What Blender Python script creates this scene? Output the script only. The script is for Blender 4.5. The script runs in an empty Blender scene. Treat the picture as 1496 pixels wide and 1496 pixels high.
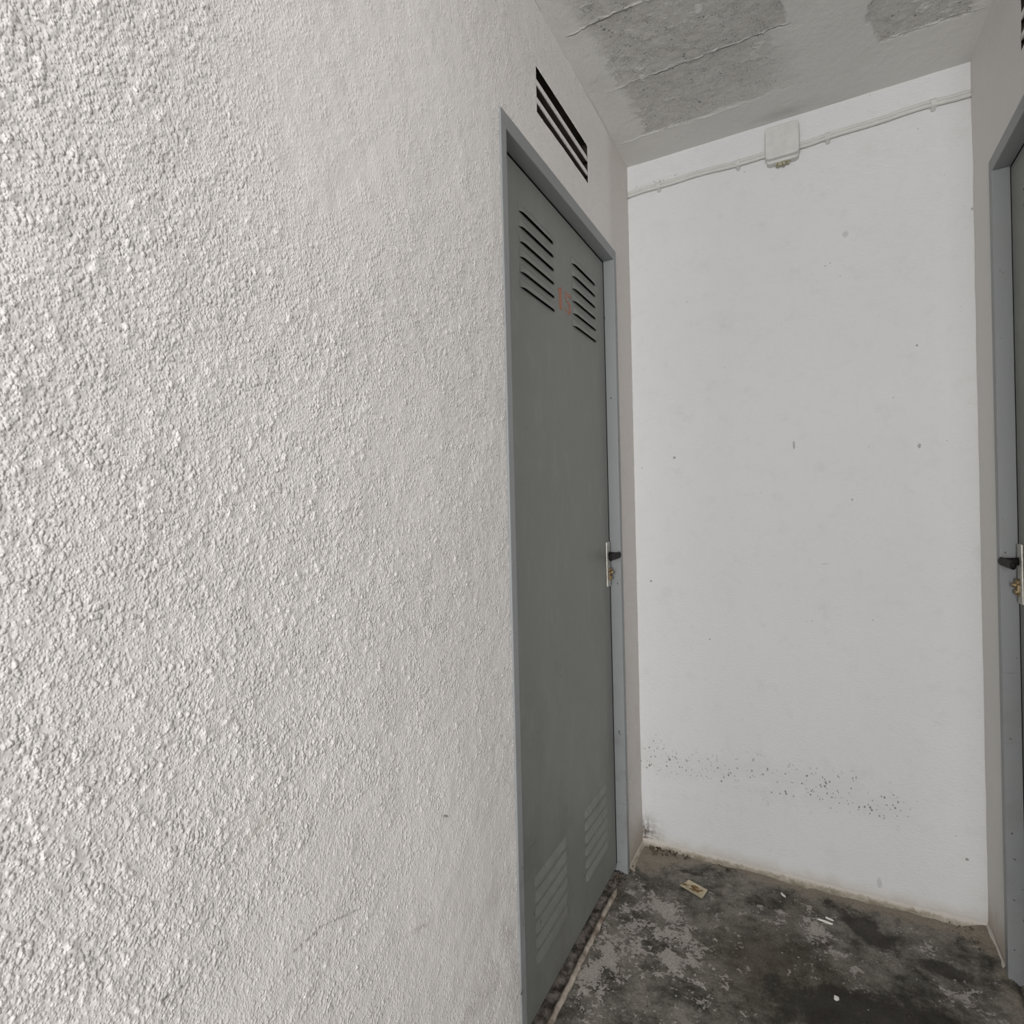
import bpy, bmesh, math, random
import numpy as np
from mathutils import Matrix, Vector

random.seed(7)
rng = np.random.default_rng(11)
scene = bpy.context.scene
COL = scene.collection
W, H = 0.9796, 2.4313            # corridor width and height
CAM = Vector((0.568, -2.0222, 1.2082))
YAW, PITCH, ROLL, FPX = 0.4868, -0.0030, -0.0236, 832.2

# ------------------------------------------------------------------ helpers
def srgb(r, g, b):
    f = lambda c: (c/255/12.92) if c/255 <= .04045 else ((c/255+.055)/1.055)**2.4
    return (f(r), f(g), f(b), 1.0)

def tag(o, label=None, cat=None, group=None, kind=None):
    if label: o['label'] = label
    if cat: o['category'] = cat
    if group: o['group'] = group
    if kind: o['kind'] = kind
    return o

def empty(name, loc=(0, 0, 0)):
    o = bpy.data.objects.new(name, None)
    o.empty_display_size = .1
    o.location = loc
    COL.objects.link(o)
    return o

def link(name, me, mat=None, parent=None, smooth=False, loc=None):
    o = bpy.data.objects.new(name, me)
    COL.objects.link(o)
    if mat: me.materials.append(mat)
    if smooth:
        me.polygons.foreach_set('use_smooth', np.ones(len(me.polygons), dtype=bool))
    if loc is not None: o.location = loc
    if parent:
        o.parent = parent
        o.matrix_parent_inverse = Matrix.Translation(-parent.location)
    return o

class MB:
    """collects vertices and faces for one mesh"""
    def __init__(s): s.v = []; s.f = []
    def add(s, vs, fs):
        n = len(s.v); s.v += [tuple(map(float, p)) for p in vs]; s.f += [tuple(n+i for i in f) for f in fs]
    def box(s, x0, x1, y0, y1, z0, z1, skip=()):
        vs = [(x, y, z) for x in (x0, x1) for y in (y0, y1) for z in (z0, z1)]
        fs = {'-x': (0, 1, 3, 2), '+x': (4, 6, 7, 5), '-y': (0, 4, 5, 1), '+y': (2, 3, 7, 6), '-z': (0, 2, 6, 4), '+z': (1, 5, 7, 3)}
        s.add(vs, [f for k, f in fs.items() if k not in skip])
    def quad(s, a, b, c, d): s.add([a, b, c, d], [(0, 1, 2, 3)])
    def grid(s, P):
        """P[i][j] points"""
        ni, nj = len(P), len(P[0])
        s.add([p for row in P for p in row], [(i*nj+j, (i+1)*nj+j, (i+1)*nj+j+1, i*nj+j+1) for i in range(ni-1) for j in range(nj-1)])
    def tube(s, pts, r, n=12, flat=(1, 1), caps=True):
        pts = [Vector(p) for p in pts]
        rs = r if isinstance(r, (list, tuple)) else [r]*len(pts)
        base = len(s.v)
        up = Vector((0, 0, 1))
        for i, p in enumerate(pts):
            t = (pts[min(i+1, len(pts)-1)]-pts[max(i-1, 0)]).normalized()
            a = t.cross(up)
            if a.length < 1e-3: a = t.cross(Vector((0, 1, 0)))
            a.normalize(); b = a.cross(t).normalized()
            for k in range(n):
                th = 2*math.pi*k/n
                q = p+a*math.cos(th)*rs[i]*flat[0]+b*math.sin(th)*rs[i]*flat[1]
                s.v.append(tuple(q))
        for i in range(len(pts)-1):
            for k in range(n):
                s.f.append((base+i*n+k, base+(i+1)*n+k, base+(i+1)*n+(k+1) % n, base+i*n+(k+1) % n))
        if caps:
            s.f.append(tuple(base+k for k in range(n)))
            s.f.append(tuple(base+(len(pts)-1)*n+k for k in reversed(range(n))))
    def mirrored(s):
        m = MB(); m.v = [(W-x, y, z) for x, y, z in s.v]; m.f = [tuple(reversed(f)) for f in s.f]; return m
    def build(s, name, mat, parent=None, bevel=0, seg=2, smooth=False, mir=False, fix=True):
        q = s.mirrored() if mir else s
        me = bpy.data.meshes.new(name)
        me.from_pydata(q.v, [], q.f)
        if fix or bevel:
            bm = bmesh.new(); bm.from_mesh(me)
            if fix: bmesh.ops.recalc_face_normals(bm, faces=bm.faces)
            if bevel:
                es = [e for e in bm.edges if len(e.link_faces) == 2 and e.calc_face_angle(0) > .6]
                bmesh.ops.bevel(bm, geom=es, offset=bevel, segments=seg, affect='EDGES', profile=.5)
            bm.to_mesh(me); bm.free()
        me.update()
        return link(name, me, mat, parent, smooth)

def lattice(seed, n=257): return np.random.default_rng(seed).random((n, n))
_L = {}
def vnoise(u, v, scale, seed):
    """smooth value noise in 0..1"""
    L = _L.setdefault(seed, lattice(seed)); n = L.shape[0]-1
    a = np.asarray(u)*scale+57.3*seed; b = np.asarray(v)*scale+31.7*seed
    i = np.floor(a).astype(int); j = np.floor(b).astype(int)
    fa = a-i; fb = b-j; fa = fa*fa*(3-2*fa); fb = fb*fb*(3-2*fb)
    g = lambda x, y: L[x % n, y % n]
    return (g(i, j)*(1-fa)+g(i+1, j)*fa)*(1-fb)+(g(i, j+1)*(1-fa)+g(i+1, j+1)*fa)*fb
def fbm(u, v, scale, seed, octv=4, gain=.5):
    t = 0; a = 1; s = 0
    for k in range(octv):
        t = t+a*vnoise(u, v, scale*2**k, seed+k); s += a; a *= gain
    return t/s
def sstep(a, b, x):
    t = np.clip((x-a)/(b-a), 0, 1); return t*t*(3-2*t)
def blob(X, Y, cx, cy, rx, ry, ang=0):
    c, s = math.cos(ang), math.sin(ang)
    dx, dy = X-cx, Y-cy
    return np.exp(-(((dx*c+dy*s)/rx)**2+((-dx*s+dy*c)/ry)**2))

def np_mesh(name, verts, quads, smooth=None):
    me = bpy.data.meshes.new(name)
    verts = np.ascontiguousarray(verts, dtype=np.float32); quads = np.ascontiguousarray(quads, dtype=np.int32)
    me.vertices.add(len(verts)); me.vertices.foreach_set('co', verts.ravel())
    me.loops.add(quads.size); me.loops.foreach_set('vertex_index', quads.ravel())
    me.polygons.add(len(quads)); me.polygons.foreach_set('loop_start', np.arange(0, quads.size, 4, dtype=np.int32))
    if smooth is not None: me.polygons.foreach_set('use_smooth', np.asarray(smooth, dtype=bool))
    me.update(calc_edges=True); me.validate()
    return me
def attr(me, name, vals):
    a = me.attributes.new(name, 'FLOAT', 'POINT'); a.data.foreach_set('value', np.ascontiguousarray(vals, dtype=np.float32))

# ------------------------------------------------------------------ node helper
class NT:
    def __init__(s, name):
        s.m = bpy.data.materials.new(name); s.m.use_nodes = True
        s.t = s.m.node_tree; s.n = s.t.nodes; s.l = s.t.links
        s.b = s.n['Principled BSDF']
        tc = s.n.new('ShaderNodeTexCoord'); s.co = tc.outputs['Object']
    def val(s, sock, v):
        if isinstance(v, (int, float)): sock.default_value = v
        elif isinstance(v, (tuple, list)): sock.default_value = v
        else: s.l.new(v, sock)
    def noise(s, scale, detail=4, rough=.55, co=None, dist=0, out='Fac'):
        n = s.n.new('ShaderNodeTexNoise'); n.inputs['Scale'].default_value = scale
        n.inputs['Detail'].default_value = detail; n.inputs['Roughness'].default_value = rough; n.inputs['Distortion'].default_value = dist
        s.l.new(co or s.co, n.inputs['Vector']); return n.outputs[out]
    def voro(s, scale, feature='F1', co=None, out='Distance', rand=1):
        n = s.n.new('ShaderNodeTexVoronoi'); n.feature = feature; n.inputs['Scale'].default_value = scale
        n.inputs['Randomness'].default_value = rand
        s.l.new(co or s.co, n.inputs['Vector']); return n.outputs[out]
    def math(s, op, a, b=0., c=None, clamp=False):
        n = s.n.new('ShaderNodeMath'); n.operation = op; n.use_clamp = clamp
        s.val(n.inputs[0], a); s.val(n.inputs[1], b)
        if c is not None: s.val(n.inputs[2], c)
        return n.outputs[0]
    def ramp(s, x, lo, hi, a=0., b=1.):
        n = s.n.new('ShaderNodeMapRange'); n.interpolation_type = 'SMOOTHSTEP'
        s.val(n.inputs[0], x); n.inputs[1].default_value = lo; n.inputs[2].default_value = hi
        n.inputs[3].default_value = a; n.inputs[4].default_value = b; return n.outputs[0]
    def mix(s, f, a, b, mode='MIX'):
        n = s.n.new('ShaderNodeMix'); n.data_type = 'RGBA'; n.blend_type = mode
        s.val(n.inputs[0], f); s.val(n.inputs[6], a); s.val(n.inputs[7], b); return n.outputs[2]
    def attr(s, name):
        n = s.n.new('ShaderNodeAttribute'); n.attribute_name = name; return n.outputs['Fac']
    def xyz(s):
        n = s.n.new('ShaderNodeSeparateXYZ'); s.l.new(s.co, n.inputs[0]); return n.outputs
    def mapping(s, scale=(1, 1, 1), rot=(0, 0, 0), loc=(0, 0, 0)):
        n = s.n.new('ShaderNodeMapping'); n.inputs['Scale'].default_value = scale; n.inputs['Rotation'].default_value = rot; n.inputs['Location'].default_value = loc
        s.l.new(s.co, n.inputs[0]); return n.outputs[0]
    def bump(s, h, dist=.002, strength=1., prev=None):
        n = s.n.new('ShaderNodeBump'); n.inputs['Distance'].default_value = dist; n.inputs['Strength'].default_value = strength
        s.l.new(h, n.inputs['Height'])
        if prev: s.l.new(prev, n.inputs['Normal'])
        return n.outputs[0]
    def done(s, color, rough=.7, normal=None, metal=0., spec=.5):
        s.val(s.b.inputs['Base Color'], color); s.val(s.b.inputs['Roughness'], rough)
        s.val(s.b.inputs['Metallic'], metal); s.b.inputs['Specular IOR Level'].default_value = spec
        if normal: s.l.new(normal, s.b.inputs['Normal'])
        return s.m

def gauss(t, v, c, w):
    d = t.math('DIVIDE', t.math('SUBTRACT', v, c), w)
    return t.math('POWER', 2.718, t.math('MULTIPLY', t.math('MULTIPLY', d, d), -1.))

# ------------------------------------------------------------------ materials
def mat_left_plaster():
    t = NT('white_roughcast_paint'); x, y, z = t.xyz()
    c = t.mix(t.noise(2.2, 3), srgb(227, 223, 220), srgb(234, 231, 228))
    # greasy scuffs low on the wall, near the door
    low = t.math('MULTIPLY', t.ramp(z, .75, .1), t.ramp(y, -1.45, -1.0))
    sm = t.math('MULTIPLY', low, t.ramp(t.noise(7, 5, .65), .45, .75))
    c = t.mix(t.math('MULTIPLY', sm, .55), c, srgb(160, 152, 142))
    # long thin scuff marks, running diagonally
    co2 = t.mapping((1, 3.2, 30), (math.radians(-32), 0, 0))
    sc = t.ramp(t.noise(2.3, 3, .6, co2), .69, .76)
    dots = t.ramp(t.noise(160, 2), .52, .62)
    c = t.mix(t.math('MULTIPLY', t.math('MULTIPLY', sc, dots), t.ramp(z, .95, .6, 0, .45)), c, srgb(120, 110, 98))
    sn = t.ramp(t.noise(210, 3, .6), .40, .58)
    # separate scuffs: (start y, z), (end y, z), half width, strength, colour
    for (y0, z0), (y1, z1), wd, st, cc in (((-1.611, .8425), (-1.559, .8644), .006, .30, (168, 154, 132)), ((-1.547, .680), (-1.500, .679), .0022, .6, (112, 104, 94)), ((-1.512, .686), (-1.425, .658), .0018, .6, (112, 104, 94)),
            ((-1.704, .743), (-1.660, .741), .0016, .75, (90, 84, 76)), ((-1.354, .778), (-1.337, .789), .0022, .6, (120, 112, 102)), ((-1.235, .6955), (-1.2045, .679), .002, .8, (84, 78, 72)),
            ((-1.354, .563), (-1.271, .538), .004, .4, (136, 126, 116)), ((-1.039, .373), (-.985, .315), .022, .4, (140, 130, 126)), ((-1.182, .299), (-1.043, .2785), .02, .3, (142, 132, 126))):
        L = math.hypot(y1-y0, z1-z0); ey, ez = (y1-y0)/L, (z1-z0)/L; my, mz = (y0+y1)/2, (z0+z1)/2
        al = t.math('ADD', t.math('MULTIPLY', t.math('SUBTRACT', y, my), ey), t.math('MULTIPLY', t.math('SUBTRACT', z, mz), ez))
        ac = t.math('SUBTRACT', t.math('MULTIPLY', t.math('SUBTRACT', z, mz), ey), t.math('MULTIPLY', t.math('SUBTRACT', y, my), ez))
        m = t.math('MULTIPLY', t.ramp(t.math('ABSOLUTE', al), L/2, L/2*.75), gauss(t, ac, 0., wd))
        m = t.math('MULTIPLY', m, sn)
        c = t.mix(t.math('MULTIPLY', m, st), c, srgb(*cc))
    # grime where the strip beyond the door meets the floor
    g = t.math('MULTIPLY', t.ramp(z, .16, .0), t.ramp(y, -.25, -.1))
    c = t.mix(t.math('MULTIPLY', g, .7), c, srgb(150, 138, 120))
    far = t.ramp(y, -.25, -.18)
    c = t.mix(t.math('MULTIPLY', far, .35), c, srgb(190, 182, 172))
    # fine grain of the roughcast, thinning out where it has been rubbed down
    calm = t.attr('calm')
    co3 = t.mapping((1, 1.12, .86), (math.radians(-34), 0, 0))
    g1 = t.ramp(t.voro(180, co=co3), .60, .14); g2 = t.ramp(t.voro(330, co=co3), .60, .15)
    den = t.ramp(t.noise(26, 4, .6), .34, .62)
    wob = t.noise(150, 3, .6)
    hh = t.math('ADD', t.math('MULTIPLY', t.math('MULTIPLY', g1, den), 1.0), t.math('MULTIPLY', g2, .42))
    hh = t.math('ADD', hh, t.math('MULTIPLY', wob, .5))
    hh = t.math('MULTIPLY', hh, t.math('SUBTRACT', 1., t.math('MULTIPLY', calm, .72)))
    n = t.bump(hh, .0019, .95, t.bump(t.noise(600, 2), .0004, .4))
    return t.done(c, .62, n, spec=.35)

def mat_white_wall():
    t = NT('white_flat_wall_paint'); x, y, z = t.xyz()
    c = t.mix(t.noise(1.7, 3), srgb(219, 219, 220), srgb(229, 229, 229))
    c = t.mix(t.math('MULTIPLY', t.ramp(t.noise(14, 4, .7), .5, .8), .25), c, srgb(196, 192, 188))
    # mould specks in a loose band above the floor
    vo = t.voro(105, co=t.mapping((1, 1, .75))); sz = t.ramp(t.noise(45, 2), .36, .72, .06, .40)
    spk = t.math('LESS_THAN', vo, sz)
    wob = t.math('ADD', z, t.math('MULTIPLY', t.math('SUBTRACT', t.noise(4, 2), .5), .16))
    band = t.math('MULTIPLY', gauss(t, wob, .30, .042), t.ramp(t.noise(7.5, 3, .6), .39, .56))
    cs = t.math('MULTIPLY', gauss(t, x, .10, .085), gauss(t, z, 2.350, .007))
    band = t.math('MAXIMUM', band, t.math('MULTIPLY', cs, .9))
    sm2 = t.math('MULTIPLY', gauss(t, x, .705, .06), gauss(t, z, .285, .03))
    band = t.math('MAXIMUM', band, sm2)
    band = t.math('MAXIMUM', band, t.math('MULTIPLY', t.math('MULTIPLY', gauss(t, x, .045, .03), gauss(t, z, .34, .05)), .9))
    band = t.math('MULTIPLY', t.math('MULTIPLY', band, 1.7, clamp=True), t.ramp(x, .86, .76))
    c = t.mix(t.math('MULTIPLY', t.math('MULTIPLY', spk, band), .72), c, srgb(100, 97, 91))
    c = t.mix(t.math('MULTIPLY', t.math('MULTIPLY', band, t.noise(40, 5, .7)), .16), c, srgb(165, 162, 152))
    # stray specks everywhere
    v2 = t.voro(17); s2 = t.math('LESS_THAN', v2, t.ramp(t.noise(9, 2),   .52, .74, .0, .09))
    c = t.mix(t.math('MULTIPLY', s2, .65), c, srgb(120, 116, 110))
    v3 = t.voro(42); s3 = t.math('LESS_THAN', v3, t.ramp(t.noise(15, 2), .5, .74, .0, .12))
    c = t.mix(t.math('MULTIPLY', s3, .5), c, srgb(130, 126, 118))
    # two larger marks
    for px, pz, rx, rz in ((.8436, 1.368, .0055, .008), (.517, 1.394, .004, .016), (.670, 2.026, .010, .012), (.976, 2.021, .003, .006), (.596, 1.018, .017, .0022), (.7222, .058, .008, .02), (.673, 1.216, .003, .004)):
        m = t.math('MULTIPLY', gauss(t, x, px, rx), gauss(t, z, pz, rz))
        m = t.ramp(t.math('MULTIPLY', m, t.ramp(t.noise(260, 2), .3, .6, .45, 1.)), .3, .6)
        c = t.mix(t.math('MULTIPLY', m, .55 if rx < .007 else .25), c, srgb(95, 95, 98))
    # damp, dirty foot of the wall
    foot = t.ramp(t.math('ADD', z, t.math('MULTIPLY', t.noise(18, 4), .05)), .085, .012)
    c = t.mix(t.math('MULTIPLY', foot, .62), c, srgb(176, 163, 144))
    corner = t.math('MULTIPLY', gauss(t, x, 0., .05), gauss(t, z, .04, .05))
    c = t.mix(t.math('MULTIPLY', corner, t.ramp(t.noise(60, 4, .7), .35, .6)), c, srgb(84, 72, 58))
    co2 = t.mapping((1, 1, 2.4))
    n = t.bump(t.noise(75, 5, .65, co2), .0042, .6, t.bump(t.noise(240, 3), .001, .5))
    return t.done(c, .65, n, spec=.3)

def mat_right_wall():
    t = NT('white_side_wall_paint'); x, y, z = t.xyz()
    c = t.mix(t.noise(2, 3), srgb(216, 214, 210), srgb(224, 222, 219))
    g = t.ramp(t.math('ADD', z, t.math('MULTIPLY', t.noise(22, 4), .12)), .22, .05)
    c = t.mix(t.math('MULTIPLY', g, .6), c, srgb(165, 148, 126))
    n = t.bump(t.noise(110, 4, .6), .003, .6, t.bump(t.noise(300, 3), .001, .5))
    return t.done(c, .62, n, spec=.3)

def mat_ceiling():
    t = NT('painted_and_bare_concrete_ceiling'); x, y, z = t.xyz()
    r = t.attr('bare'); ridge = t.attr('ridge'); dirt = t.attr('crack')
    paint = t.mix(t.noise(3, 4), srgb(218, 217, 214), srgb(228, 227, 224))
    bare = t.mix(t.noise(90, 6, .8), srgb(176, 175, 171), srgb(238, 236, 232))
    bare = t.mix(t.ramp(t.noise(5, 3), .4, .7, 0, .4), bare, srgb(186, 184, 180))
    pit = t.math('LESS_THAN', t.voro(85), t.ramp(t.noise(30, 2), .42, .72, .0, .26))
    pit2 = t.math('LESS_THAN', t.voro(240), t.ramp(t.noise(40, 2), .38, .7, .0, .36))
    pits = t.math('MULTIPLY', t.math('MAXIMUM', pit, t.math('MULTIPLY', pit2, .8)), r)
    c = t.mix(r, paint, bare)
    c = t.mix(t.math('MULTIPLY', pits, .65), c, srgb(84, 82, 78))
    c = t.mix(ridge, c, srgb(238, 237, 233))
    c = t.mix(dirt, c, srgb(48, 45, 42))
    n = t.bump(t.math('MULTIPLY', t.noise(170, 5, .75), t.math('ADD', t.math('MULTIPLY', r, .7), .3)), .005, .8)
    n = t.bump(t.math('SUBTRACT', 1., pits), .003, .7, n)
    return t.done(c, .85, n, spec=.2)

def mat_floor():
    t = NT('worn_stained_concrete'); x, y, z = t.xyz()
    fl = t.attr('flake'); dk = t.attr('dark'); be = t.attr('beige'); gr = t.attr('green')
    base = t.mix(t.ramp(t.math('ADD', t.math('MULTIPLY', t.noise(8, 9, .74), .75), t.math('MULTIPLY', t.noise(38, 8, .75), .25)), .36, .64), srgb(58, 55, 48), srgb(148, 143, 135))
    base = t.mix(t.math('MULTIPLY', gr, .75), base, t.mix(t.noise(30, 6, .7), srgb(64, 58, 46), srgb(92, 86, 68)))
    n1 = t.noise(21, 9, .74, dist=.3); n2 = t.noise(95, 6, .7)
    th = t.math('SUBTRACT', t.math('ADD', n1, t.math('MULTIPLY', t.math('SUBTRACT', n2, .5), .5)), t.math('SUBTRACT', .635, t.math('MULTIPLY', fl, .20)))
    mask = t.ramp(th, -.008, .025)
    lite = t.mix(t.noise(40, 5, .7), srgb(160, 154, 148), srgb(204, 197, 190))
    c = t.mix(t.math('MULTIPLY', mask, .9), base, lite)
    d = t.ramp(t.math('ADD', dk, t.math('MULTIPLY', t.math('SUBTRACT', t.noise(17, 9, .75), .5), 1.7)), .36, .66)
    c = t.mix(t.math('MULTIPLY', d, .85), c, srgb(54, 50, 44))
    b = t.ramp(t.math('ADD', be, t.math('MULTIPLY', t.math('SUBTRACT', t.noise(16, 8, .72), .5), 1.2)), .32, .75)
    bc = t.mix(t.noise(28, 5, .7), srgb(128, 119, 107), srgb(172, 162, 148))
    c = t.mix(t.math('MULTIPLY', b, .85), c, bc)
    fg = t.ramp(t.noise(170, 5, .75), .3, .7, .72, 1.22)
    c = t.mix(1., c, fg, 'MULTIPLY')
    # small pale chips and dark grit ground into the surface
    v = t.math('LESS_THAN', t.voro(48), t.ramp(t.noise(11, 2), .42, .7, .0, .16))
    c = t.mix(t.math('MULTIPLY', v, .8), c, srgb(178, 174, 166))
    v = t.math('LESS_THAN', t.voro(70), t.ramp(t.noise(13, 2), .5, .75, .0, .13))
    c = t.mix(t.math('MULTIPLY', v, .7), c, srgb(40, 36, 32))
    h = t.math('ADD', t.math('MULTIPLY', mask, .6), t.noise(120, 5, .7))
    n = t.bump(h, .003, .6)
    return t.done(c, t.ramp(t.noise(20, 3), .3, .7, .62, .9), n, spec=.35)

def mat_door(name, a, b, worn=.5):
    t = NT(name); x, y, z = t.xyz()
    c = t.mix(t.noise(3, 4), a, b)
    # rubbed streaks and scrapes in the paint
    co2 = t.mapping((1, 2.5, 1))
    c = t.mix(t.math('MULTIPLY', t.ramp(t.noise(9, 5, .7, co2), .48, .72), .34), c, srgb(146, 145, 140))
    lowd = t.math('MULTIPLY', t.ramp(z, 1.2, .3), t.ramp(t.noise(5, 4, .7), .45, .7))
    c = t.mix(t.math('MULTIPLY', lowd, .3), c, srgb(96, 93, 86))
    co3 = t.mapping((1, 1.4, 22), (math.radians(28), 0, 0))
    sc = t.math('MULTIPLY', t.ramp(t.noise(3.1, 3, .6, co3), .7, .75), t.ramp(z, 1.1, .5))
    c = t.mix(t.math('MULTIPLY', sc, .5 * worn), c, srgb(58, 55, 50))
    # chips through to dark primer
    ch = t.ramp(t.math('ADD', t.noise(48, 3, .6), t.math('MULTIPLY', t.ramp(z, 1.2, .0), .05)), .755-.022*worn*worn, .765-.018*worn*worn)
    c = t.mix(t.math('MULTIPLY', ch, .85 * worn), c, srgb(48, 44, 42))
    n = t.bump(t.noise(90, 3), .0008, .4)
    return t.done(c, .5, n, spec=.4)

def mat_simple(name, a, b, scale=30, rough=.6, metal=0., bump=.001, bscale=120, spec=.5):
    t = NT(name)
    c = t.mix(t.ramp(t.noise(scale, 5, .65), .35, .65), a, b)
    return t.done(c, rough, t.bump(t.noise(bscale, 4, .6), bump, .6), metal, spec)

M_left = mat_left_plaster(); M_back = mat_white_wall(); M_right = mat_right_wall()
M_ceil = mat_ceiling(); M_floor = mat_floor()
M_leaf = mat_door('grey_door_paint', srgb(123, 126, 122), srgb(131, 133, 129), .6)
M_frame = mat_door('blue_grey_frame_paint', srgb(138, 141, 142), srgb(147, 150, 151), 1.)
M_dirt = mat_simple('dirty_sill_concrete', srgb(56, 49, 43), srgb(138, 130, 122), 38, .9, bump=.004, bscale=90)
M_tube = mat_simple('peeling_pale_metal', srgb(120, 106, 94), srgb(184, 174, 162), 28, .75, bump=.002)
M_plate = mat_simple('worn_aluminium', srgb(170, 168, 160), srgb(200, 198, 190), 60, .42, .6, .0005)
M_black = mat_simple('black_plastic', srgb(22, 21, 20), srgb(30, 28, 27), 50, .62, bump=.0003, spec=.2)
M_gap_shade = mat_simple('black_gap_shade', srgb(16, 15, 14), srgb(24, 22, 21), 40, .8, bump=.0003, spec=.1)  # black for the painted shade in the door gaps
M_rust = mat_simple('rusty_brass', srgb(96, 74, 48), srgb(168, 150, 116), 160, .5, .5, .001, 300)
M_red = mat_simple('faded_red_stencil_paint', srgb(152, 98, 78), srgb(166, 114, 94), 90, .6)
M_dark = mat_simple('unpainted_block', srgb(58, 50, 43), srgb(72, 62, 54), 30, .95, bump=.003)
M_cable = mat_simple('painted_over_cable', srgb(206, 205, 201), srgb(212, 211, 207), 30, .6, bump=.001, bscale=120)
M_box = mat_simple('painted_over_plastic_box', srgb(205, 204, 201), srgb(212, 211, 208), 30, .55, bump=.0012, bscale=70)
M_putty = mat_simple('yellowed_filler', srgb(140, 136, 110), srgb(206, 202, 178), 140, .8, bump=.004, bscale=260)
M_paper = mat_simple('stained_tan_paper', srgb(196, 183, 156), srgb(208, 196, 170), 40, .8)
M_stain = mat_simple('brown_glue_stain', srgb(104, 78, 44), srgb(150, 116, 66), 220, .8)
M_white = mat_simple('white_plaster_chip', srgb(222, 220, 214), srgb(236, 234, 228), 80, .8)
M_grit = mat_simple('dark_grit', srgb(46, 40, 34), srgb(104, 92, 78), 60, .95)
def mat_cove():
    t = NT('beige_cement_fillet'); x, y, z = t.xyz()
    c = t.mix(t.ramp(t.noise(24, 6, .7), .35, .65), srgb(150, 140, 124), srgb(188, 180, 166))
    up = t.ramp(t.math('ADD', z, t.math('MULTIPLY', t.math('SUBTRACT', t.noise(60, 6, .75), .5), .022)), .003, .012)
    c = t.mix(up, c, srgb(206, 201, 194))
    return t.done(c, .9, t.bump(t.noise(90, 5, .7), .003, .7), spec=.2)
M_cove = mat_cove()

# ------------------------------------------------------------------ side walls
DY0, DY1, DZ = -.967, -.178, 2.057         # door opening
VY0, VY1, VZ0, VZ1 = -.772, -.424, 2.164, 2.274    # ventilation opening
THK = .13

def seg(a, b, d0, d1=None):
    """grid lines from a to b, spacing growing from d0 to d1"""
    d1 = d1 or d0
    n = max(1, int(round((b-a)/((d0+d1)/2))))
    u = np.linspace(0, 1, n+1); k = (d1-d0)/(d0+d1)
    return a+(b-a)*(u*(1-k)+u*u*k)

def joined(*segs):
    out = [segs[0]]
    for s in segs[1:]: out.append(s[1:])
    return np.concatenate(out)

def calm(y, z):
    """smoother, rubbed-down areas of the plaster"""
    s = .95*blob(y, z, -1.47, 1.72, .15, .16, -.3)+.95*blob(y, z, -1.35, 1.98, .2, .25)+.6*blob(y, z, -1.1, 2.1, .2, .3)+.75*blob(y, z, -1.20, .52, .20, .28, .5)+.25*blob(y, z, -.95, 1.0, .10, .6)
    s = s+.55*blob(y, z, -1.62, .66, .2, .07, .6)+.4*blob(y, z, -1.3, 1.3, .1, .12)+.2*(y > -.9)
    return np.clip(s, 0, .95)
RY0, RS = -2.4, .0009          # raster of the plaster relief: first y, step
def relief_map():
    """relief of thrown roughcast: small overlapping plaster grains on a trowelled ground"""
    Yl = RY0+RS*np.arange(int(-RY0/RS)+2); Zl = RS*np.arange(int(H/RS)+2)
    h = np.zeros((len(Yl), len(Zl)), np.float32)
    N = int(-RY0*H/(5.6e-3**2))
    gy = rng.uniform(RY0, 0, N); gz = rng.uniform(0, H, N)
    cl = calm(gy, gz); dn = fbm(gy, gz, 9., 9, 4)
    keep = (rng.random(N) > np.clip(cl*.75+(.60-dn)*1.6, 0, .95)) & ~((gy > DY0+.01) & (gy < DY1-.01) & (gz < DZ-.01))
    keep &= ~((gz > 1.75+1.1*(gy+1.7)) & (gy < -1.3))
    gy, gz, cl, dn = gy[keep], gz[keep], cl[keep], dn[keep]
    n = len(gy)
    rad = np.clip(.00135*rng.lognormal(0, .42, n), .0008, .0040)*(1-.30*cl)
    rad[gy > DY0] *= .85
    amp = rad*rng.uniform(.25, .62, n)*(1-.5*cl)
    el = rng.uniform(.75, 1.45, n); th = rng.normal(-.6, .7, n)
    ct, st = np.cos(th), np.sin(th)
    R = rad*1.75
    A = np.maximum(0, ((gy-R-RY0)/RS).astype(int)); B = np.minimum(len(Yl), ((gy+R-RY0)/RS).astype(int)+2)
    C = np.maximum(0, ((gz-R)/RS).astype(int)); D = np.minimum(len(Zl), ((gz+R)/RS).astype(int)+2)
    for i in range(n):
        a, b, c, d = A[i], B[i], C[i], D[i]
        dy = (Yl[a:b]-gy[i])[:, None]; dz = (Zl[c:d]-gz[i])[None, :]
        q = ((dy*ct[i]+dz*st[i])/(rad[i]*el[i]))**2+((dz*ct[i]-dy*st[i])/(rad[i]/el[i]))**2
        w = amp[i]*np.clip(1-q*.5, 0, 1)
        s = h[a:b, c:d]
        s += w*np.clip(1.15-s/.0020, .15, 1)
    return h

def relief_at(hmap, Y, Z):
    a = np.clip((Y-RY0)/RS, 0, hmap.shape[0]-1.001); b = np.clip(Z/RS, 0, hmap.shape[1]-1.001)
    i = a.astype(int); j = b.astype(int); fa = a-i; fb = b-j
    g = (hmap[i, j]*(1-fa)+hmap[i+1, j]*fa)*(1-fb)+(hmap[i, j+1]*(1-fa)+hmap[i+1, j+1]*fa)*fb
    big = .0050*(fbm(Y, Z, 5, 3, 3)-.5)+.0026*(fbm(Y, Z, 30, 21, 4, .6)-.5)
    return g+big

def quads_of(ny, nz, solid=None):
    ii, jj = np.nonzero(np.ones((ny-1, nz-1), bool) if solid is None else solid)
    a = ii*nz+jj
    return np.stack([a, a+nz, a+nz+1, a+1], -1)

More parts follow.
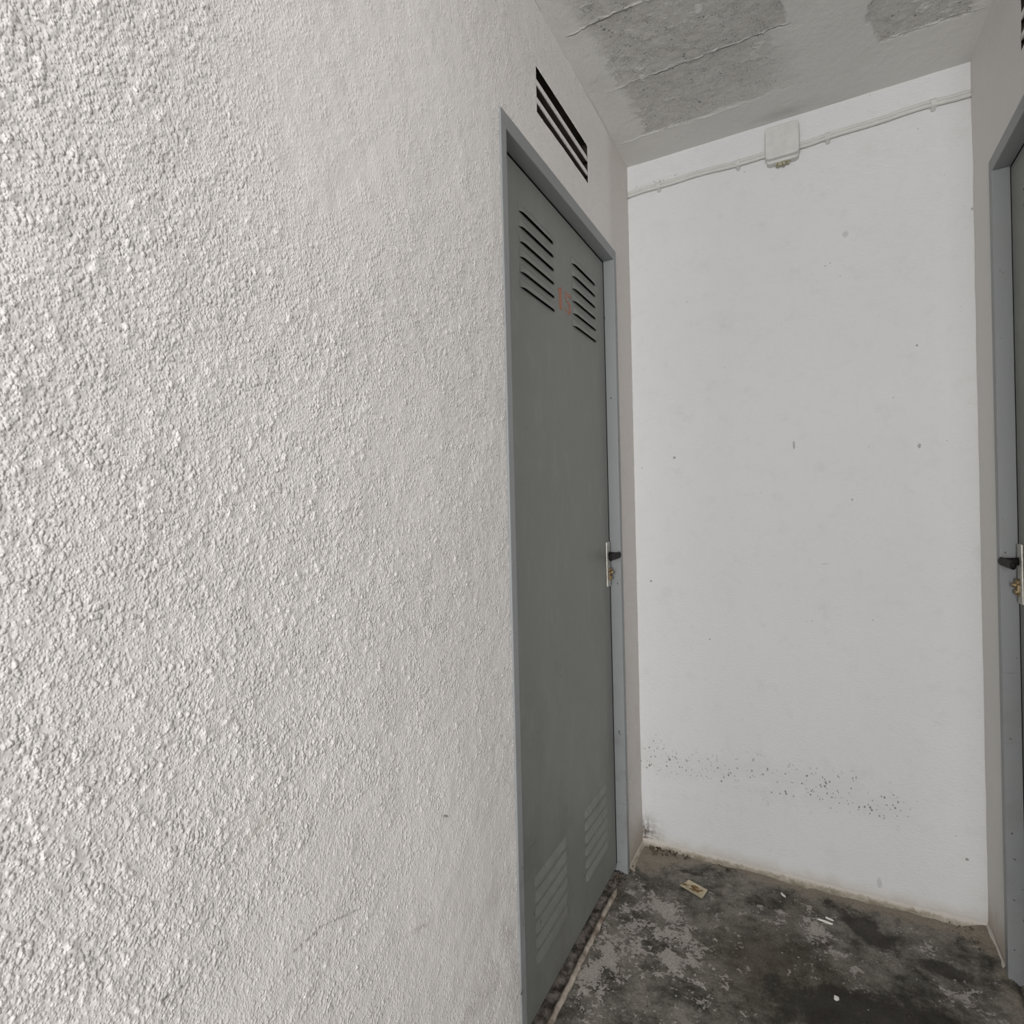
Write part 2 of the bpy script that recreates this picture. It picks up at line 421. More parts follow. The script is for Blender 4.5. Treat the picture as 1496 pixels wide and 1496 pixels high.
def side_wall(name, mat, mir, yend, dense):
    parts = []
    if dense:
        hmap = relief_map()
        # near stretch: rows and columns fan out so that the grain keeps its detail where it is seen closest
        ya = joined(seg(yend, -2.35, .1), seg(-2.35, -1.86, .004), seg(-1.86, DY0, .0012, .0030))
        k = .266+.884*(ya+2.0222); k = np.clip(k, .38, None)*1.04
        wl_ = np.linspace(-1, 1, 880)
        zin = CAM.z+.02*(ya+1.4)[:, None]+k[:, None]*wl_[None, :]
        lo = np.linspace(0, 1, 60)[:-1][None, :]*zin[:, :1]
        hi = zin[:, -1:]+np.linspace(0, 1, 60)[1:][None, :]*(H-zin[:, -1:])
        Z = np.concatenate([lo, zin, hi], 1); Y = np.repeat(ya[:, None], Z.shape[1], 1)
        hh = relief_at(hmap, Y, Z)*sstep(-2.4, -2.3, Y)
        parts.append((np.stack([hh, Y, Z], -1).reshape(-1, 3), quads_of(*Z.shape)))
        Yl = joined(seg(DY0, VY0, .0026), seg(VY0, VY1, .0026), seg(VY1, DY1, .0026), seg(DY1, 0, .0026))
        Zl = joined(seg(0, DZ, .0026), seg(DZ, VZ0, .002), seg(VZ0, VZ1, .002), seg(VZ1, H, .002))
        Y, Z = np.meshgrid(Yl, Zl, indexing='ij')
        hh = relief_at(hmap, Y, Z)*(1-.5*sstep(-.96, -.85, Y))
    else:
        Yl = joined(seg(yend, DY0, .05), seg(DY0, VY0, .05), seg(VY0, VY1, .02), seg(VY1, DY1, .012), seg(DY1, 0, .006))
        Zl = joined(seg(0, DZ, .02), seg(DZ, VZ0, .012), seg(VZ0, VZ1, .012), seg(VZ1, H, .012))
        Y, Z = np.meshgrid(Yl, Zl, indexing='ij')
        hh = .004*(fbm(Y, Z, 9, 41, 4)-.5)
    yc = (Yl[:-1]+Yl[1:])/2; zc = (Zl[:-1]+Zl[1:])/2
    solid = ~(((yc > DY0) & (yc < DY1))[:, None] & (zc < DZ)[None, :])
    solid &= ~(((yc > VY0) & (yc < VY1))[:, None] & ((zc > VZ0) & (zc < VZ1))[None, :])
    V = np.stack([hh, Y, Z], -1).reshape(-1, 3); Q = quads_of(len(Yl), len(Zl), solid)
    used = np.zeros(len(V), bool); used[Q.ravel()] = True
    remap = np.cumsum(used)-1
    parts.append((V[used], remap[Q]))
    nface = sum(len(q) for _, q in parts)
    # lip of the ventilation opening and its two cast louvre bars: plastered
    b = MB()
    for zz in (2.2375, 2.1945):
        b.box(-.0035, -.001, VY0-.004, VY1+.004, zz-.0066, zz+.0066)
    nb = len(b.f); parts.append((np.array(b.v), np.array(b.f)))
    # rough block body of the wall behind the plaster face, hollow behind the vent
    b = MB(); X1 = -.004; c0, c1 = VY0-.018, VY1+.018
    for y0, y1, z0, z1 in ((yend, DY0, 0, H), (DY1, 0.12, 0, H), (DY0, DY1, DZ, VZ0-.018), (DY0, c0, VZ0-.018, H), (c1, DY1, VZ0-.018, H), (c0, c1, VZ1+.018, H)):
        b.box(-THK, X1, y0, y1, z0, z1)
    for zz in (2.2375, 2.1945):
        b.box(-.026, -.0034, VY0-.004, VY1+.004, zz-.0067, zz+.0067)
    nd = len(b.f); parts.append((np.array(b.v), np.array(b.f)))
    off = 0; VV = []; QQ = []
    for v, q in parts: VV.append(v); QQ.append(q+off); off += len(v)
    V = np.concatenate(VV).astype(float); Q = np.concatenate(QQ)
    sm = np.zeros(len(Q), bool); sm[:nface] = True
    mi = np.zeros(len(Q), np.int32); mi[nface+nb:] = 1
    if mir:
        V[:, 0] = W-V[:, 0]; Q = Q[:, ::-1]
    me = np_mesh(name, V, Q, sm)
    attr(me, 'calm', calm(V[:, 1], V[:, 2]))
    o = link(name, me, mat); me.materials.append(M_dark)
    me.polygons.foreach_set('material_index', mi)
    return tag(o, kind='structure')

wl = side_wall('wall_left', M_left, False, -4.2, True)
tag(wl, 'white roughcast plaster wall with a grey door and slotted vent opening', 'wall')
wr = side_wall('wall_right', M_right, True, -1.25, False)
tag(wr, 'white painted wall along the right edge with the second grey door', 'wall')

b = MB(); b.box(-THK, W+THK, 0, .12, -.02, H)
wb = b.build('wall_back', M_back); tag(wb, 'white end wall with mould specks and a cable near the ceiling', 'wall', kind='structure')

b = MB(); b.box(W+.0005, W+1.1, -1.264, -1.2505, 0, H)
o = b.build('wall_return', mat_simple('grey_render', srgb(112, 110, 106), srgb(126, 124, 120), 20, .9)); tag(o, 'grey wall turning the corner behind the right door, out of frame', 'wall', kind='structure')

# dark store rooms behind the two doors
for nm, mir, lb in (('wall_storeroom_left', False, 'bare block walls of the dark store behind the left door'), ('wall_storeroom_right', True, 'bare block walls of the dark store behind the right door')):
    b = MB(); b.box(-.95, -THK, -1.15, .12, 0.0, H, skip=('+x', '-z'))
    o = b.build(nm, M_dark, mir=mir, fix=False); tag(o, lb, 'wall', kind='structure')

# ------------------------------------------------------------------ ceiling
def surf(name, mat, Xl, Yl, hfun, z0, up, extra, label, cat):
    Xg, Yg = np.meshgrid(Xl, Yl, indexing='ij')
    h, at = hfun(Xg, Yg)
    V = np.stack([Xg, Yg, z0+h], -1).reshape(-1, 3)
    ny = len(Yl); ii, jj = np.meshgrid(np.arange(len(Xl)-1), np.arange(ny-1), indexing='ij'); a = (ii*ny+jj).ravel()
    Q = np.stack([a, a+ny, a+ny+1, a+1], -1)
    b = MB()
    for e in extra: b.box(*e)
    V = np.concatenate([V, np.array(b.v)]); n0 = len(Q)
    Q2 = np.concatenate([Q if up else Q[:, ::-1], np.array(b.f)+Xg.size])
    sm = np.concatenate([np.ones(n0, bool), np.zeros(len(b.f), bool)])
    me = np_mesh(name, V, Q2, sm)
    for k, v in at.items(): attr(me, k, np.concatenate([v.ravel(), np.zeros(len(b.v))]))
    return tag(link(name, me, mat), label, cat, kind='structure')

def ceil_h(X, Y):
    wob = .018*(fbm(X, Y, 22, 51, 5, .62)-.5)*2
    wx, wy = X+wob, Y+.018*(fbm(X, Y, 22, 61, 5, .62)-.5)*2
    e = .006
    def rect(x0, x1, y0, y1, fl=e, fr=e):
        return sstep(x0-fl, x0+fl, wx)*(1-sstep(x1-fr, x1+fr, wx))*sstep(y0-e, y0+e, wy)*(1-sstep(y1-e, y1+e, wy))
    bare = np.maximum.reduce([rect(.10, .50, -.3925, -.144, .02, .09), rect(.09, .525, -.637, -.3905, .02), rect(.08, .50, -1.0, -.6355, .03, .04)])
    p3 = sstep(.712, .722, wx+.55*np.clip(wy+.36, -1, 0)*0-.6*np.clip(wy+.30, 0, 1)**1.3)*(1-sstep(-.205, -.195, wy))*(1-sstep(.94, .955, wx))
    bare = np.maximum(bare, p3)
    fadeo = sstep(.42, .52, fbm(X, Y, 14, 71, 5, .62)+.2*bare)
    bare = bare*(.30+.70*fadeo)
    def seam(yc, x0, x1, seed, w=.0017):
        yy = yc+.016*(fbm(X, X*0+seed, 45, seed, 4, .65)-.5)
        on = sstep(x0-.01, x0+.01, X)*(1-sstep(x1-.02, x1+.02, X))
        var = .25+1.1*vnoise(X, Y*0, 38, seed+5)
        return on*np.exp(-((Y-yy)/(w*var))**2), on*np.exp(-((Y-yy-.0030)/(.0016*var))**2)
    S = [seam(-.140, .02, .40, 81), seam(-.391, .05, .53, 82), seam(-.636, .03, .50, 83), seam(-.206, .77, .965, 84)]
    ridge = np.clip(sum(s[0] for s in S), 0, 1)
    crk = np.clip(S[1][1]*sstep(.12, .2, X)*1.0+S[2][1]*.8*(X < .2)+S[3][1]*.35, 0, 1)*sstep(.35, .6, vnoise(X, Y*0, 45, 91)+.25)
    h = .0035*bare*1.0-.0014*ridge+.005*crk
    h += .002*(fbm(X, Y, 60, 95, 3)-.5)*(.5+bare)+.006*(fbm(X, Y, 6, 97, 3)-.5)
    edge = np.minimum.reduce([X+.02, .995-X, -Y+.015])
    h = h*sstep(0, .02, edge)
    return h, {'bare': bare, 'ridge': ridge*.85*sstep(.3, .5, fbm(X, Y, 30, 99, 3)), 'crack': crk*.9}
surf('ceiling', M_ceil, seg(-.02, .995, .0026), joined(seg(-1.05, -.75, .003), seg(-.75, .015, .0014)), ceil_h, H, False,
     [(-1.1, 2.2, -4.4, .12, H+.02, H+.12), (-.13, 2.2, -4.4, -1.05, H-.001, H+.03)],
     'bare concrete block ceiling with patches of peeling white paint', 'ceiling')

# ------------------------------------------------------------------ floor
def floor_h(X, Y):
    fl = .85*blob(X, Y, .22, -.47, .13, .12, .4)+.8*blob(X, Y, .14, -.31, .09, .06, -.4)+.5*blob(X, Y, .05, -.5, .06, .3)+.75*blob(X, Y, .55, -.20, .05, .09, .5)+.55*blob(X, Y, .82, -.165, .05, .05)
    fl += .65*blob(X, Y, .88, -.30, .07, .05, -.3)+.45*blob(X, Y, .40, -.22, .10, .06)+.4*blob(X, Y, .62, -.33, .05, .12, .6)+.4*blob(X, Y, .30, -.75, .2, .1)+.5*blob(X, Y, .03, -.62, .07, .14)
    dk = .95*blob(X, Y, .68, -.15, .055, .10, .7)+.9*blob(X, Y, .85, -.225, .07, .035)+.85*blob(X, Y, .62, -.48, .13, .09)+.5*blob(X, Y, .44, -.14, .05, .05)+.6*blob(X, Y, .19, -.10, .07, .025)
    dk += .45*blob(X, Y, .30, -.36, .10, .06)+.5*blob(X, Y, .80, -.40, .12, .08)+.4*blob(X, Y, .06, -.26, .05, .06)+.3*blob(X, Y, .72, -.47, .25, .14)+.35*blob(X, Y, .45, -.5, .06, .1)
    be = np.exp(-((Y+.0)/.075)**2)*(.6+.4*sstep(.2, .6, X))+.55*np.exp(-((X-W)/.06)**2)+.7*blob(X, Y, .05, -.1, .10, .10)
    gr = .9*blob(X, Y, .43, -.40, .14, .14)+.5*blob(X, Y, .5, -.12, .06, .06)+.5*blob(X, Y, .7, -.45, .2, .12)
    h = .003*(fbm(X, Y, 9, 101, 4)-.5)+.0016*(fbm(X, Y, 60, 105, 3)-.5)
    # raised cement haunch along the right hand wall
    h = h+.012*sstep(.9, .975, X+.02*(fbm(X, Y, 12, 111, 3)-.5))*sstep(-.6, -.2, Y)
    edge = np.minimum.reduce([X+.15, W+.02-X, -Y+.03, Y+1.4])
    return h*sstep(0, .02, edge), {'flake': fl, 'dark': dk, 'beige': be, 'green': gr}
surf('floor', M_floor, seg(-.14, W+.015, .003), seg(-1.4, .02, .003), floor_h, 0, True,
     [(-1.1, 2.4, -4.4, .12, -.14, -.02), (-1.1, -.139, -4.4, .12, -.03, -.002), (W+.014, 2.4, -4.4, .12, -.03, -.002), (-.14, W+.015, -4.4, -1.399, -.03, -.001)],
     'worn grey concrete floor mottled with dark stains and pale flakes', 'floor')

# cement fillets where the floor meets the walls
def fillet(name, pts, nrm, label, size=.015):
    b = MB(); P = []
    for i in range(len(pts)):
        p = Vector(pts[i]); k = size*(.75+.6*float(vnoise(p.x+p.y*1.7, 0, 14, 121))+.25*float(vnoise(p.x*1.1+p.y, 3, 60, 123)))
        row = []
        for j in range(6):
            a = j/5; c = (1-a)**2
            q = p+Vector(nrm)*(k*1.5*a**1.6)+Vector((0, 0, k*c)); row.append(q)
        P.append(row)
    b.grid(P)
    b.add([tuple(Vector(pts[0])), tuple(Vector(pts[-1]))], [])
    o = b.build(name, M_cove, smooth=True, fix=True)
    return tag(o, label, 'trim', kind='structure')
fillet('trim_1', [(x, -.0005, -.001) for x in np.linspace(.0, W, 120)], (0, -1, 0), 'beige cement fillet along the foot of the end wall')
fillet('trim_2', [(W-.0015, y, .004) for y in np.linspace(0, -.17, 40)], (-1, 0, 0), 'beige cement fillet at the foot of the right wall beside its door', .014)
fillet('trim_3', [(.001, y, -.001) for y in np.linspace(-.176, 0, 40)], (1, 0, 0), 'grimy cement fillet between the left door and the corner', .011)

# ------------------------------------------------------------------ doors
LY0, LZ0, LZ1 = -.936, .024, 2.0150     # leaf
JY0, JY1, JZ = -.942, -.2036, 2.0228                 # frame inner edges
XF = -.030                                           # leaf face
LOUV_Y = ((-.8225, -.628), (-.491, -.302))
UP = [1.9105-.0357*i for i in range(6)]
LOW = [.320-.0365*i for i in range(6)]
HOLE = .019

def door(name, mir, label, number):
    LY = LOUV_Y if not mir else tuple((p-.013, q-.013) for p, q in LOUV_Y); LY1 = -.2150 if not mir else -.2150
    d = empty(name, (W+.02 if mir else -.02, (DY0+DY1)/2, 0))
    tag(d, label, 'door', kind='structure')
    # frame: pressed steel, one continuous profile round three sides
    b = MB()
    for y0, y1, sy0, sy1 in ((DY0, JY0, JY0, JY0+.016), (JY1, DY1, JY1-.016, JY1)):
        b.box(-THK, .005, y0, y1, -.005, DZ)
        b.box(-THK, -.073, sy0, sy1, 0, JZ)
    b.box(-THK, .005, JY0, JY1, JZ, DZ)
    b.box(-THK, -.073, JY0, JY1, JZ-.016, JZ)
    b.build('door_frame', M_frame, d, bevel=.0022, seg=2, mir=mir)
    # sheet metal leaf, hollow, with louvre slots cut through its face
    ys = sorted({LY0, LY1, *[v for p in LY for v in p]})
    zs = sorted({LZ0, LZ1, *UP, *[z+HOLE for z in UP], *LOW, *[z+HOLE for z in LOW]})
    b = MB()
    for i in range(len(ys)-1):
        for j in range(len(zs)-1):
            yc, zc = (ys[i]+ys[i+1])/2, (zs[j]+zs[j+1])/2
            if any(p[0] < yc < p[1] for p in LY) and any(z < zc < z+HOLE for z in UP+LOW): continue
            b.quad((XF, ys[i], zs[j]), (XF, ys[i+1], zs[j]), (XF, ys[i+1], zs[j+1]), (XF, ys[i], zs[j+1]))
    b.box(-.069, XF, LY0, LY1, LZ0, LZ1, skip=('+x',))
    b.build('door_leaf', M_leaf, d, mir=mir, fix=False)
    # black strips that paint the shade in the gap between leaf and frame
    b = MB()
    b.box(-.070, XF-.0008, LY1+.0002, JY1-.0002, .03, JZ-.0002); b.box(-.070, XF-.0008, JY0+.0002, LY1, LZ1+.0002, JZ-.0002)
    o = b.build('gap_shade_strip', M_gap_shade, d, mir=mir); o['label'] = 'black strip standing in for shade in the gap round the leaf'
    # pressed louvre hoods, open at the bottom
    for (ya, yb) in LY:
        for zl in (UP, LOW):
            b = MB()
            for z0 in zl:
                nu, nv = 30, 9; P = []
                for i in range(nu+1):
                    u = i/nu; y = ya-.002+(yb-ya+.004)*u
                    e = min(u, 1-u)*(yb-ya); e = math.sqrt(max(0, 1-(1-min(1, e/.026))**2))
                    row = []
                    for j in range(nv+1):
                        v = j/nv
                        prof = (1-v)**.8 if v > 0 else 1
                        prof = math.cos(v*math.pi/2)**.9
                        row.append((XF+.0004+.0072*prof*e, y, z0+(HOLE+.003)*v))
                    P.append(row)
                b.grid(P)
                lip = [(q[0][0]-.0008, q[0][1], q[0][2]+.0006) for q in P]
                b.grid([[P[i][0], lip[i]] for i in range(nu+1)])
            b.build('louvre_vent', M_leaf, d, smooth=True, mir=mir, fix=False)
    # lever handle on a long back plate
    b = MB(); y0, y1, z0, z1 = -.2515, -.2200, .952, 1.098
    b.box(XF, XF+.0055, y0, y1, z0, z1)
    pl = b.build('door_handle', M_plate, d, bevel=.0022, seg=3, mir=mir)
    pl['label'] = 'pale metal handle plate'
    b = MB()
    zc = 1.055; yc = -.228
    b.tube([(XF+.005, yc, zc), (XF+.012, yc, zc), (XF+.026, yc, zc), (XF+.034, yc, zc)], [.0105, .0085, .0085, .0085], 18)
    n = 16; pts = []
    for i in range(n+1):
        u = i/n; y = -.214-.098*u; pts.append((.0070-.004*math.sin(u*2.2), y, zc-.0035*u))
    rs = [.0095*(1-.06*abs(2*i/n-1)) for i in range(n+1)]
    rs[0] = .006; rs[-1] = .0062; rs[1] = .0088; rs[-2] = .0088
    b.tube(pts, rs, 18, flat=(.70, 1.15))
    lv = b.build('lever', M_black, pl, smooth=True, mir=mir); lv['label'] = 'black lever'
    lv.matrix_parent_inverse = Matrix.Identity(4)
    b = MB()
    b.tube([(XF+.005, -.231, 1.005), (XF+.012, -.231, 1.005)], .0085, 20)
    b.tube([(XF+.011, -.231, .998), (XF+.019, -.231, .998)], [.0062, .0055], 16)
    b.tube([(XF+.005, -.231, .981), (XF+.014, -.231, .981)], [.0066, .006], 16)
    b.box(XF+.005, XF+.010, -.2365, -.2255, .972, 1.0)
    lc = b.build('lock_cylinder', M_rust, pl, smooth=False, mir=mir, bevel=.0006, seg=1); lc['label'] = 'rusty lock cylinder'
    lc.matrix_parent_inverse = Matrix.Identity(4)
    # sill with loose dirt, and the tube along its edge
    ys_ = np.linspace(JY0, JY1, 150); xs_ = np.linspace(-.12, .004, 24)
    P = []
    for y in ys_:
        row = []
        for x in xs_:
            hgt = .002+.007*float(fbm(x, y, 40, 131, 4))-.004*(x > -.02)
            row.append((x, y, hgt))
        P.append(row)
    b = MB(); b.grid(P)
    s = b.build('door_sill', M_dirt, d, smooth=True, mir=mir, fix=False); s['label'] = 'dirty brown sill under the leaf'
    if not mir:
        b = MB(); n = 60
        pts = [(-.0035+.0006*math.sin(i*.35)+.006*(1-i/n), -.94+(.64)*i/n, .0075+.0012*math.sin(i*1.3)) for i in range(n+1)]
        rs = [.0072+.0004*math.sin(i*2.1)+.0003*math.sin(i*5.3) for i in range(n+1)]; rs[-1] = .003; rs[-2] = .0045
        b.tube(pts, rs, 12)
        s = b.build('sill_tube', M_tube, d, smooth=True); s['label'] = 'pale peeling tube along the sill'
    if number:
        def stroke(poly, z_off):
            return poly
        def glyph(polys, oy, oz, sc, nm):
            g = MB()
            for poly in polys:
                f = [(XF+.0006, oy+u*sc, oz+v*sc) for u, v in poly]; k = [(XF-.0002, y, z) for _, y, z in f]
                m = len(f)
                g.add(f+k, [tuple(range(m))]+[(i, (i+1) % m, m+(i+1) % m, m+i) for i in range(m)])
            return g.build(nm, M_red, d)
        one = [[(.15, 0), (.47, 0), (.47, 1), (.32, 1), (.15, .88)], [(.0, .74), (.11, .80), (.11, .91), (.0, .80)]]
        def arc(cx, cy, ro, ri, a0, a1, n=14, sx=1):
            A = [math.radians(a0+(a1-a0)*i/n) for i in range(n+1)]
            return [(cx+ro*math.cos(a)*sx, cy+ro*math.sin(a)) for a in A]+[(cx+ri*math.cos(a)*sx, cy+ri*math.sin(a)) for a in reversed(A)]
        five = [[(.10, .60), (.22, .60), (.26, 1.0), (.10, 1.0)],
                [(.36, .84), (.72, .80), (.80, 1.0), (.70, .96), (.36, .99)],
                arc(.36, .31, .33, .15, -85, 88, 16, 1.15),
                arc(.30, .26, .28, .15, 185, 255, 6),
                [(.10, .50), (.22, .58), (.32, .62), (.32, .54), (.22, .50)]]
        glyph(one, -.6005, 1.752, .061, 'number_digit')
        glyph(five, -.551, 1.754, .060, 'number_digit')
    return d

door('door_1', False, 'grey metal louvred door numbered 15 in the left wall', True)
door('door_2', True, 'grey metal door at the right edge, mostly out of frame', False)

# ------------------------------------------------------------------ cable, clips and junction box on the end wall
def cable(name, x0, x1, clips, label):
    c = empty(name, ((x0+x1)/2, 0, 2.33)); tag(c, label, 'cable', 'cables on the end wall')
    def zat(x): return 2.3275+.012*x+.0035*math.sin(x*9)+.0015*math.sin(x*31)
    b = MB(); n = 60
    for dz, r in ((.0048, .0052), (-.0050, .0058)):
        b.tube([(x0+(x1-x0)*i/n, -.0062-.0006*math.sin(i*.9), zat(x0+(x1-x0)*i/n)+dz) for i in range(n+1)], [r*(1+.06*math.sin(i*1.7+dz*900)) for i in range(n+1)], 10)
    b.build('cable_run', M_cable, c, smooth=True)
    for x in clips:
        z = zat(x); b = MB(); P = []
        for i in range(11):
            a = math.pi*i/10; P.append([(x-.0065, -.0015-.0135*math.sin(a), z+.0132*math.cos(a)), (x+.0065, -.0015-.0135*math.sin(a), z+.0132*math.cos(a))])
        b.grid(P)
        b.tube([(x, 0, z-.0155), (x, -.006, z-.0155)], .0062, 12)
        b.tube([(x, -.006, z-.0155), (x, -.009, z-.0155)], .0032, 10)
        b.build('cable_clip', M_cable, c, smooth=True)
    return c
cable('wall_cable', .0, .462, (.1117, .37), 'white painted cable on the end wall, from the left corner to the junction box')
cable('wall_cable', .543, W, (.6286, .8929), 'white painted cable on the end wall, from the junction box to the right corner')

jb = empty('junction_box', (.502, 0, 2.288)); tag(jb, 'square white painted junction box on the end wall below the ceiling', 'junction box')
def rbox(x0, x1, z0, z1, y0, y1, rad, taper=0.):
    b = MB(); n = 6; ring = []
    for cx, cz, a0 in ((x1-rad, z1-rad, 0), (x0+rad, z1-rad, 90), (x0+rad, z0+rad, 180), (x1-rad, z0+rad, 270)):
        for i in range(n+1):
            a = math.radians(a0+90*i/n); ring.append((cx+rad*math.cos(a), cz+rad*math.sin(a)))
    m = len(ring); mx, mz = (x0+x1)/2, (z0+z1)/2
    lay = [(y0, 1.), (y1+.004*(-1 if y1 > y0 else 1), 1-taper), (y1+.001*(-1 if y1 > y0 else 1), 1-taper-.025), (y1, 1-taper-.07)]
    vs = []
    for y, s in lay: vs += [(mx+(x-mx)*s, y, mz+(z-mz)*s) for x, z in ring]
    fs = [tuple(range(m)), tuple(reversed([3*m+i for i in range(m)]))]
    for L in range(3): fs += [(L*m+i, L*m+(i+1) % m, (L+1)*m+(i+1) % m, (L+1)*m+i) for i in range(m)]
    b.add(vs, fs); return b
rbox(.456, .549, 2.288, 2.397, .0, -.024, .012, .0).build('box_body', M_box, jb, smooth=False)
rbox(.453, .552, 2.297, 2.400, -.0245, -.036, .013, .02).build('box_lid', M_box, jb, smooth=False)
b = MB()
for i in range(10):
    x = .482+.036*random.random(); z = 2.289-.006*random.random(); r = .004+.004*random.random()
    b.tube([(x, -.010-.018*random.random(), z-r), (x+.003, -.014, z), (x, -.02, z+r)], [r*.5, r, r*.5], 8)
g = b.build('filler_lump', M_putty, jb); g['label'] = 'yellowed crumbly filler hanging out under the lid'

# ------------------------------------------------------------------ litter on the floor
def sheet(name, corners, mat, thick, label, cat, group=None, lift=.003, curl=0., n=8):
    c = [Vector((x, y, 0)) for x, y in corners]
    ctr = sum(c, Vector())/4
    o = empty(name, (ctr.x, ctr.y, 0)) if name == 'paper_scrap' else None
    b = MB(); top = []
    for i in range(n+1):
        row = []
        for j in range(n+1):
            u, v = i/n, j/n
            p = (c[0]*(1-u)+c[1]*u)*(1-v)+(c[3]*(1-u)+c[2]*u)*v
            p.z = lift+thick+curl*((2*u-1)**2*.8+.3*(2*v-1)**2*(u))+.0006*math.sin(7*u+3*v)
            row.append(p)
        top.append(row)
    b.grid(top)
    bot = [[p-Vector((0, 0, thick)) for p in row] for row in top]
    b.grid([list(reversed(r)) for r in bot])
    rim = [top[i][0] for i in range(n+1)]+[top[n][j] for j in range(1, n+1)]+[top[i][n] for i in range(n-1, -1, -1)]+[top[0][j] for j in range(n-1, 0, -1)]
    rb = [p-Vector((0, 0, thick)) for p in rim]; m = len(rim)
    b.add(rim+rb, [(i, (i+1) % m, m+(i+1) % m, m+i) for i in range(m)])
    part = b.build('paper' if o else name, mat, o)
    tag(o or part, label, cat, group)
    return o or part, top
ps, top = sheet('paper_scrap', [(.1694, -.1917), (.1895, -.1530), (.2523, -.1767), (.2416, -.2237)], M_paper, .0008, 'tan scrap of paper with brown glue stains lying near the back left corner', 'paper', curl=.003, n=12)
b = MB()
for k in range(46):
    u = min(.9, max(.2, random.gauss(.52, .18))); v = min(.85, max(.15, random.gauss(.5, .2)))
    i, j = int(u*12), int(v*12); p = top[i][j]+Vector((random.uniform(-.003, .003), random.uniform(-.003, .003), .0006))
    r = random.uniform(.0008, .0042); m = 7; a0 = random.random()*6
    ring = [p+Vector((math.cos(a0+6.283*q/m)*r*random.uniform(.6, 1.3)*1.4, math.sin(a0+6.283*q/m)*r*random.uniform(.6, 1.3), .0002)) for q in range(m)]
    b.add(ring+[p+Vector((0, 0, .0009))], [(q, (q+1) % m, m) for q in range(m)])
s = b.build('glue_stain', M_stain, ps, fix=False); s['label'] = 'brown crusted glue stain'

def chip(name, x, y, L, w, ang, label, cat='plaster chip', group=None, hgt=.004):
    """a broken flake with an uneven outline and a domed top"""
    b = MB(); m = 12; c, s_ = math.cos(ang), math.sin(ang); top = []; bot = []
    for k in range(m):
        a = 2*math.pi*k/m; q = random.uniform(.72, 1.12)
        u, v = math.cos(a)*L/2*q, math.sin(a)*w/2*q
        bot.append((x+u*c-v*s_, y+u*s_+v*c, .0008)); top.append((x+.85*(u*c-v*s_), y+.85*(u*s_+v*c), .0008+hgt*random.uniform(.6, 1)))
    b.add(bot+top+[(x, y, .0012+hgt)], [(k, (k+1) % m, m+(k+1) % m, m+k) for k in range(m)]+[(m+k, m+(k+1) % m, 2*m) for k in range(m)]+[tuple(reversed(range(m)))])
    return tag(b.build(name, M_white, None), label, cat, group)
chip('plaster_flake', .575, -.1655, .046, .008, -.12, 'longer white sliver of the pair lying on the dark stain', 'plaster flake')
chip('plaster_flake', .586, -.1485, .026, .006, -.2, 'shorter white sliver of the pair, on the side nearer the end wall', 'plaster flake')
chip('plaster_flake', .462, -.094, .022, .008, -.9, 'tiny white flake near the foot of the end wall', 'plaster flake')
chip('plaster_pebble', .594, -.444, .013, .012, 0., 'small round white crumb alone on the dark floor in front', 'plaster crumb', hgt=.006)

# loose grit and crumbs: too many and too small to count
b = MB()
def crumb(x, y, r, z=0.0):
    m = 6; a0 = random.random()*6
    ring = [(x+math.cos(a0+6.283*q/m)*r*random.uniform(.7, 1.3), y+math.sin(a0+6.283*q/m)*r*random.uniform(.7, 1.3), z+r*.25) for q in range(m)]
    b.add(ring+[(x, y, z+r*1.1), (x, y, z-.001)], [(q, (q+1) % m, m) for q in range(m)]+[((q+1) % m, q, m+1) for q in range(m)])
for k in range(90): crumb(.03+abs(random.gauss(0, .07)), -.012-abs(random.gauss(0, .022)), random.uniform(.0012, .0042), .002)
for k in range(70): crumb(random.uniform(-.03, .022), -.31+random.gauss(.035, .05), random.uniform(.0012, .004), .004)
for k in range(60): crumb(W-.02-abs(random.gauss(0, .04)), -.02-abs(random.gauss(0, .06)), random.uniform(.001, .003), .006)
for k in range(150): crumb(random.uniform(.02, .95), random.uniform(-.75, -.03), random.uniform(.0007, .0018), .0005)
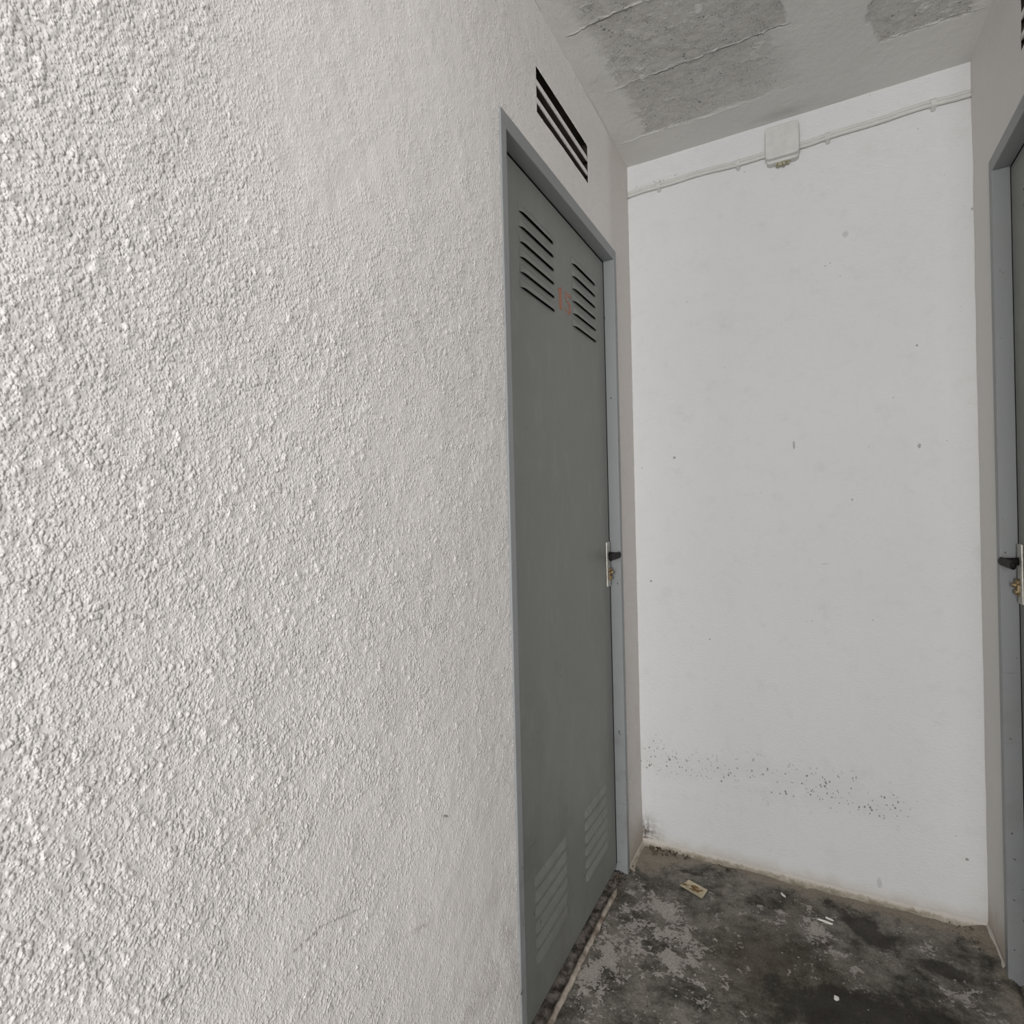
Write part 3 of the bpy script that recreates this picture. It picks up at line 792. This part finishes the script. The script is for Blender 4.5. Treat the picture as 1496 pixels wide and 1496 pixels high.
o = b.build('loose_grit', M_grit, fix=False); tag(o, 'dark grit and crumbs scattered in the corners and along the door sill', 'grit', kind='stuff')

# ------------------------------------------------------------------ light: daylight entering from the open end of the corridor behind, and an added side fill
def area(name, loc, target, sx, sy, power, col=(1, 1, 1)):
    L = bpy.data.lights.new(name, 'AREA'); L.shape = 'RECTANGLE'; L.size = sx; L.size_y = sy; L.energy = power; L.color = col
    o = bpy.data.objects.new(name, L); COL.objects.link(o); o.location = loc
    o.rotation_euler = (Vector(target)-Vector(loc)).to_track_quat('-Z', 'Y').to_euler()
    return o
area('daylight_corridor_end', (.62, -5.8, 1.3), (.5, 0, 1.0), 1.2, 1.3, 122, (1., .99, .985))
area('side_fill_light', (3.2, -4.2, 2.15), (0, -1.0, 1.2), 1.2, 1.2, 45, (1., .985, .975))  # added fill from the unseen right rear, brightens the left wall
w = bpy.data.worlds.new('overcast_sky'); scene.world = w; w.use_nodes = True
w.node_tree.nodes['Background'].inputs[0].default_value = (1., 1., 1., 1); w.node_tree.nodes['Background'].inputs[1].default_value = .8

# ------------------------------------------------------------------ camera
cy, sy = math.cos(YAW), math.sin(YAW)
fwd = Vector((-sy*math.cos(PITCH), cy*math.cos(PITCH), math.sin(PITCH)))
right = Vector((cy, sy, 0)); up = right.cross(fwd)
r = right*math.cos(ROLL)+up*math.sin(ROLL); u = -right*math.sin(ROLL)+up*math.cos(ROLL)
cd = bpy.data.cameras.new('camera'); cam = bpy.data.objects.new('camera', cd); COL.objects.link(cam)
cd.sensor_fit = 'HORIZONTAL'; cd.sensor_width = 36; cd.lens = FPX/1496*36; cd.clip_start = .02
m = Matrix((r, u, -fwd)).transposed().to_4x4(); m.translation = CAM
cam.matrix_world = m
scene.camera = cam

vs = scene.view_settings
vs.view_transform = 'Standard'; vs.look = 'None'; vs.gamma = 1; vs.use_curve_mapping = False; vs.exposure = -0.04
scene.cycles.use_denoising = True
scene.cycles.max_bounces = 7; scene.cycles.diffuse_bounces = 5; scene.cycles.glossy_bounces = 3; scene.cycles.transmission_bounces = 2
